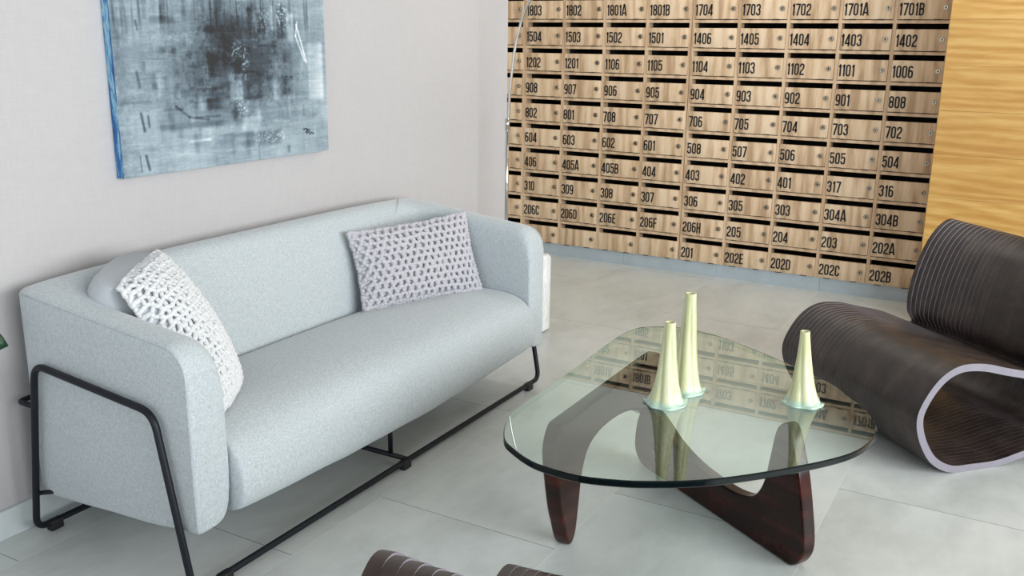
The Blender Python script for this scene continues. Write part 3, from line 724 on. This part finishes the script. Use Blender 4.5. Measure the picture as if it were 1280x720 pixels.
# ------------------------------------------------------------------ vases
def vase(label, x, y, h, rb, rt, seed, lobes=6, lean=(0, 0)):
    rs = np.random.RandomState(seed); n = 72; ph = rs.uniform(0, 6.28)
    prof = [(1.06, 0.0), (1.10, .008), (.96, .022), (.84, .05), (.76, .09), (.66, .17), (.565, .27), (.465, .43), (.375, .6), (.305, .77), (.27, .9), (.25, .98), (.243, 1.0)]
    prof = [(rt/rb+(r-.24)*(1-rt/rb)/.76, z) for r, z in prof]
    v = []
    for k, (r, z) in enumerate(prof):
        amp = .24 if .03 < z < .9 else .06; wav = .06 if z < .02 else 0
        for i in range(n):
            a = 2*PI*i/n; tw = .5*z
            lob = 1-amp*(abs(math.sin(lobes*.5*(a+ph+tw)))**.5*-1+.6)
            rr = rb*r*lob*(1+wav*math.sin(7*a+ph)*.5+wav*.8*math.sin(3*a+2*ph))
            zz = z*h+(.0035+.0035*math.sin(7*a+ph) if z < .013 else 0)*(0 if k == 0 else 1)
            v.append((rr*math.cos(a)+lean[0]*z, rr*math.sin(a)+lean[1]*z, max(0, zz)))
    for r, z in ((.19, 1.0), (.175, .97), (.16, .55)):
        for i in range(n): a = 2*PI*i/n; v.append((rt*r/.24*math.cos(a)+lean[0]*z, rt*r/.24*math.sin(a)+lean[1]*z, z*h))
    L = len(prof)+3
    f = [(j*n+i, j*n+(i+1) % n, (j+1)*n+(i+1) % n, (j+1)*n+i) for j in range(L-1) for i in range(n)]+[tuple(range(n))[::-1], tuple(range((L-1)*n, L*n))]
    o = mk('vase', v, f, M_vase, None, True); o.location = (x, y, .4052); tag(o, label, 'vase', 'flared ceramic vases on the glass table'); return o
vase('middle sized pale green flared vase, front one of the close pair', 2.150, -3.062, .232, .054, .0145, 1)
vase('tallest pale green flared vase, standing behind the other of the close pair', 2.163, -2.945, .287, .051, .015, 2)
vase('shortest pale green flared vase, standing alone near the ribbed chair', 2.472, -2.862, .205, .050, .0125, 5, lean=(-.010, 0))

# ------------------------------------------------------------------ ribbed chairs
CH = [(.50, .268), (.36, .322), (.24, .352), (.14, .376), (.05, .378), (-.02, .345), (-.072, .28), (-.096, .21), (-.075, .13), (-.02, .05), (.06, .006), (.15, 0), (.26, .001), (.37, .022), (.48, .035), (.58, .01), (.65, .004),
      (.715, .05), (.745, .15), (.755, .30), (.748, .45), (.73, .58), (.695, .655), (.64, .688), (.585, .668), (.530, .60), (.49, .5), (.470, .40), (.474, .32)]
def chair(label, loc, rz, W_=.765, NR=34, hb=1, hs=1, db=0):
    root = empty('lounge_chair', loc, rz); tag(root, label, 'chair', 'ribbed plywood lounge chairs')
    rs = np.random.RandomState(11); th = .025; tr = W_/NR
    parts = {'seat': MB(), 'backrest': MB()}; tones = {'seat': [], 'backrest': []}
    Q = CH; n_seg = 5
    for k in range(NR):
        d = (k+.5)/NR; s = math.sin(PI*d)**.8; tone = rs.rand()
        pts = []
        for (t, z) in Q:
            if z > .2 and t > .46:                       # backrest: recessed towards the middle
                wgt = min(1, (z-.2)/.2); t = t+.040*s*wgt; z = z-.012*s*(1 if z > .6 else 0)
            elif z > .2:                                 # seat: dished
                z = z-.012*s*min(1, (z-.2)/.12); 
            if t < .05: t = t+.005*s
            if t > .46 and z > .2: z *= hb; t -= db*min(1, (z-.2)/.3)
            elif z > .1: z *= hs
            pts.append((t, z))
        o = [np.array(p) for p in spline(pts, n_seg)]; N = len(o)
        nr = []
        for i in range(N):
            tg = o[(i+1) % N]-o[i-1]; tg /= np.linalg.norm(tg); nr.append(np.array((tg[1], -tg[0])))
        ar = sum(o[i][0]*o[(i+1) % N][1]-o[(i+1) % N][0]*o[i][1] for i in range(N))
        sg = -1 if ar > 0 else 1
        inn = [o[i]+sg*nr[i]*th for i in range(N)]
        # which stretch belongs to seat / backrest
        cutA = 0; cutB = 15*n_seg
        g = .0002
        a0, a1 = k*tr+g, (k+1)*tr-g
        for nm, i0, i1 in (('seat', cutA, cutB), ('backrest', cutB, N)):
            idx = [i % N for i in range(i0, i1+1)]; m = len(idx); v = []
            for a in (a0, a1):
                v += [(a, o[i][0], o[i][1]) for i in idx]+[(a, inn[i][0], inn[i][1]) for i in idx]
            f = []; mm = []
            for i in range(m-1):
                f.append((i, i+1, 2*m+i+1, 2*m+i)); mm.append(0)               # outer
                f.append((m+i, 3*m+i, 3*m+i+1, m+i+1)); mm.append(0)           # inner
                f.append((i, m+i, m+i+1, i+1)); mm.append(1)                   # cut faces
                f.append((2*m+i, 2*m+i+1, 3*m+i+1, 3*m+i)); mm.append(1)
            f.append((0, 2*m, 3*m, m)); mm.append(0); f.append((m-1, 2*m-1, 4*m-1, 3*m-1)); mm.append(0)
            P_ = parts[nm]; kk = len(P_.v); P_.v += v; P_.f += [tuple(x+kk for x in q) for q in f]; P_.m += mm; tones[nm] += [tone]*len(f)
    for nm in parts:
        ob = parts[nm].obj(nm, [M_ribs, M_ribedge], root)
        at = ob.data.attributes.new('tone', 'FLOAT', 'FACE'); at.data.foreach_set('value', np.array(tones[nm], np.float32))
        bm = bmesh.new(); bm.from_mesh(ob.data); bmesh.ops.recalc_face_normals(bm, faces=bm.faces); bm.to_mesh(ob.data); bm.free()
        for p in ob.data.polygons: p.use_smooth = p.material_index == 0
        try: ob.data.set_sharp_from_angle(angle=math.radians(40))
        except Exception: pass
    return root
# local x = across the ribs, local y = towards the back
chair('brown ribbed plywood lounge chair beside the glass table, facing the sofa', (2.2239, -1.7120, 0), math.atan2(-.6816, .7317))
chair('brown ribbed plywood lounge chair in the foreground, only its rims in frame', (2.8867, -3.7381, 0), 3.3604, hb=1.03, hs=.96, db=.02)

# ------------------------------------------------------------------ potted plant beside the sofa
def leaf(mb, p, d, side, L, Wd, curl=.25):
    p = Vector(p); d = Vector(d).normalized(); side = Vector(side).normalized(); n = d.cross(side).normalized(); NL, NWD = 12, 4; v = []
    for i in range(NL+1):
        t = i/NL; w_ = Wd*math.sin(PI*min(1, t*1.0))**.75*(1-.25*t) if 0 < t < 1 else .0008
        for j in range(-NWD, NWD+1):
            s = j/NWD; v.append(p+d*(L*t)+side*(w_*s)+n*(abs(s)*w_*.25-curl*L*t*t))
    K = 2*NWD+1; mb.add(v, [(i*K+j, i*K+j+1, (i+1)*K+j+1, (i+1)*K+j) for i in range(NL) for j in range(2*NWD)])
def plant():
    px, py = .86, -4.50
    root = empty('potted_plant', (px, py, 0)); tag(root, 'leafy plant with dark green pointed leaf reaching in beside the sofa arm', 'plant')
    prof = [(.11, 0), (.125, .02), (.145, .26), (.15, .28), (.138, .28), (.132, .25)]; n = 36; v = []
    for r, z in prof: v += [(r*math.cos(2*PI*i/n), r*math.sin(2*PI*i/n), z) for i in range(n)]
    f = [(j*n+i, j*n+(i+1) % n, (j+1)*n+(i+1) % n, (j+1)*n+i) for j in range(len(prof)-1) for i in range(n)]+[tuple(range(n))[::-1]]
    mk('pot', v, f, M_pot, root, True)
    MB().cyl((0, 0, .22), (0, 0, 1), .133, .03, 24).obj('soil', M_soil, root)
    tip = Vector((0.792-px, -4.06-py, 0.614))
    spec = []
    d = Vector((.12, .86, -.46)).normalized(); side = d.cross(Vector((.85, -.46, .25))).normalized(); st = tip-d*.2
    lm = MB(); leaf(lm, st, d, side, .2, .062, .02); lo = lm.obj('leaf', M_leaf, root, True); so = lo.modifiers.new('s', 'SOLIDIFY'); so.thickness = .0012
    MB().tube([Vector((0, 0, .24)), st.lerp(Vector((0, 0, .24)), .4)+Vector((0, -.03, .04)), st+d*.01], .0035, 7).obj('stem', M_stem, root, True)
    for a, z, L in ((2.6, .55, .2), (3.6, .75, .22), (4.6, .6, .2), (5.5, .8, .22), (0.4, .7, .2), (1.9, .95, .18), (4.1, 1.0, .18)):
        spec.append((Vector((math.cos(a)*.26, math.sin(a)*.26, z)), L))
    for tp, L in spec:
        d = Vector((tp.x, tp.y, 0)).normalized()*.93+Vector((0, 0, -.12)); d.normalize(); st = tp-d*L
        cl = .12; side = d.cross(Vector((0, 0, 1))); nn = d.cross(side).normalized(); st = st+nn*cl*L
        root_p = Vector((tp.x*.12, tp.y*.12, .24))
        lm = MB(); leaf(lm, st, d, side, L, .055, cl); lo = lm.obj('leaf', M_leaf, root, True); so = lo.modifiers.new('s', 'SOLIDIFY'); so.thickness = .0012
        MB().tube([root_p, root_p.lerp(st, .5)+Vector((0, 0, .05)), st+d*.01], .0035, 7).obj('stem', M_stem, root, True)
plant()
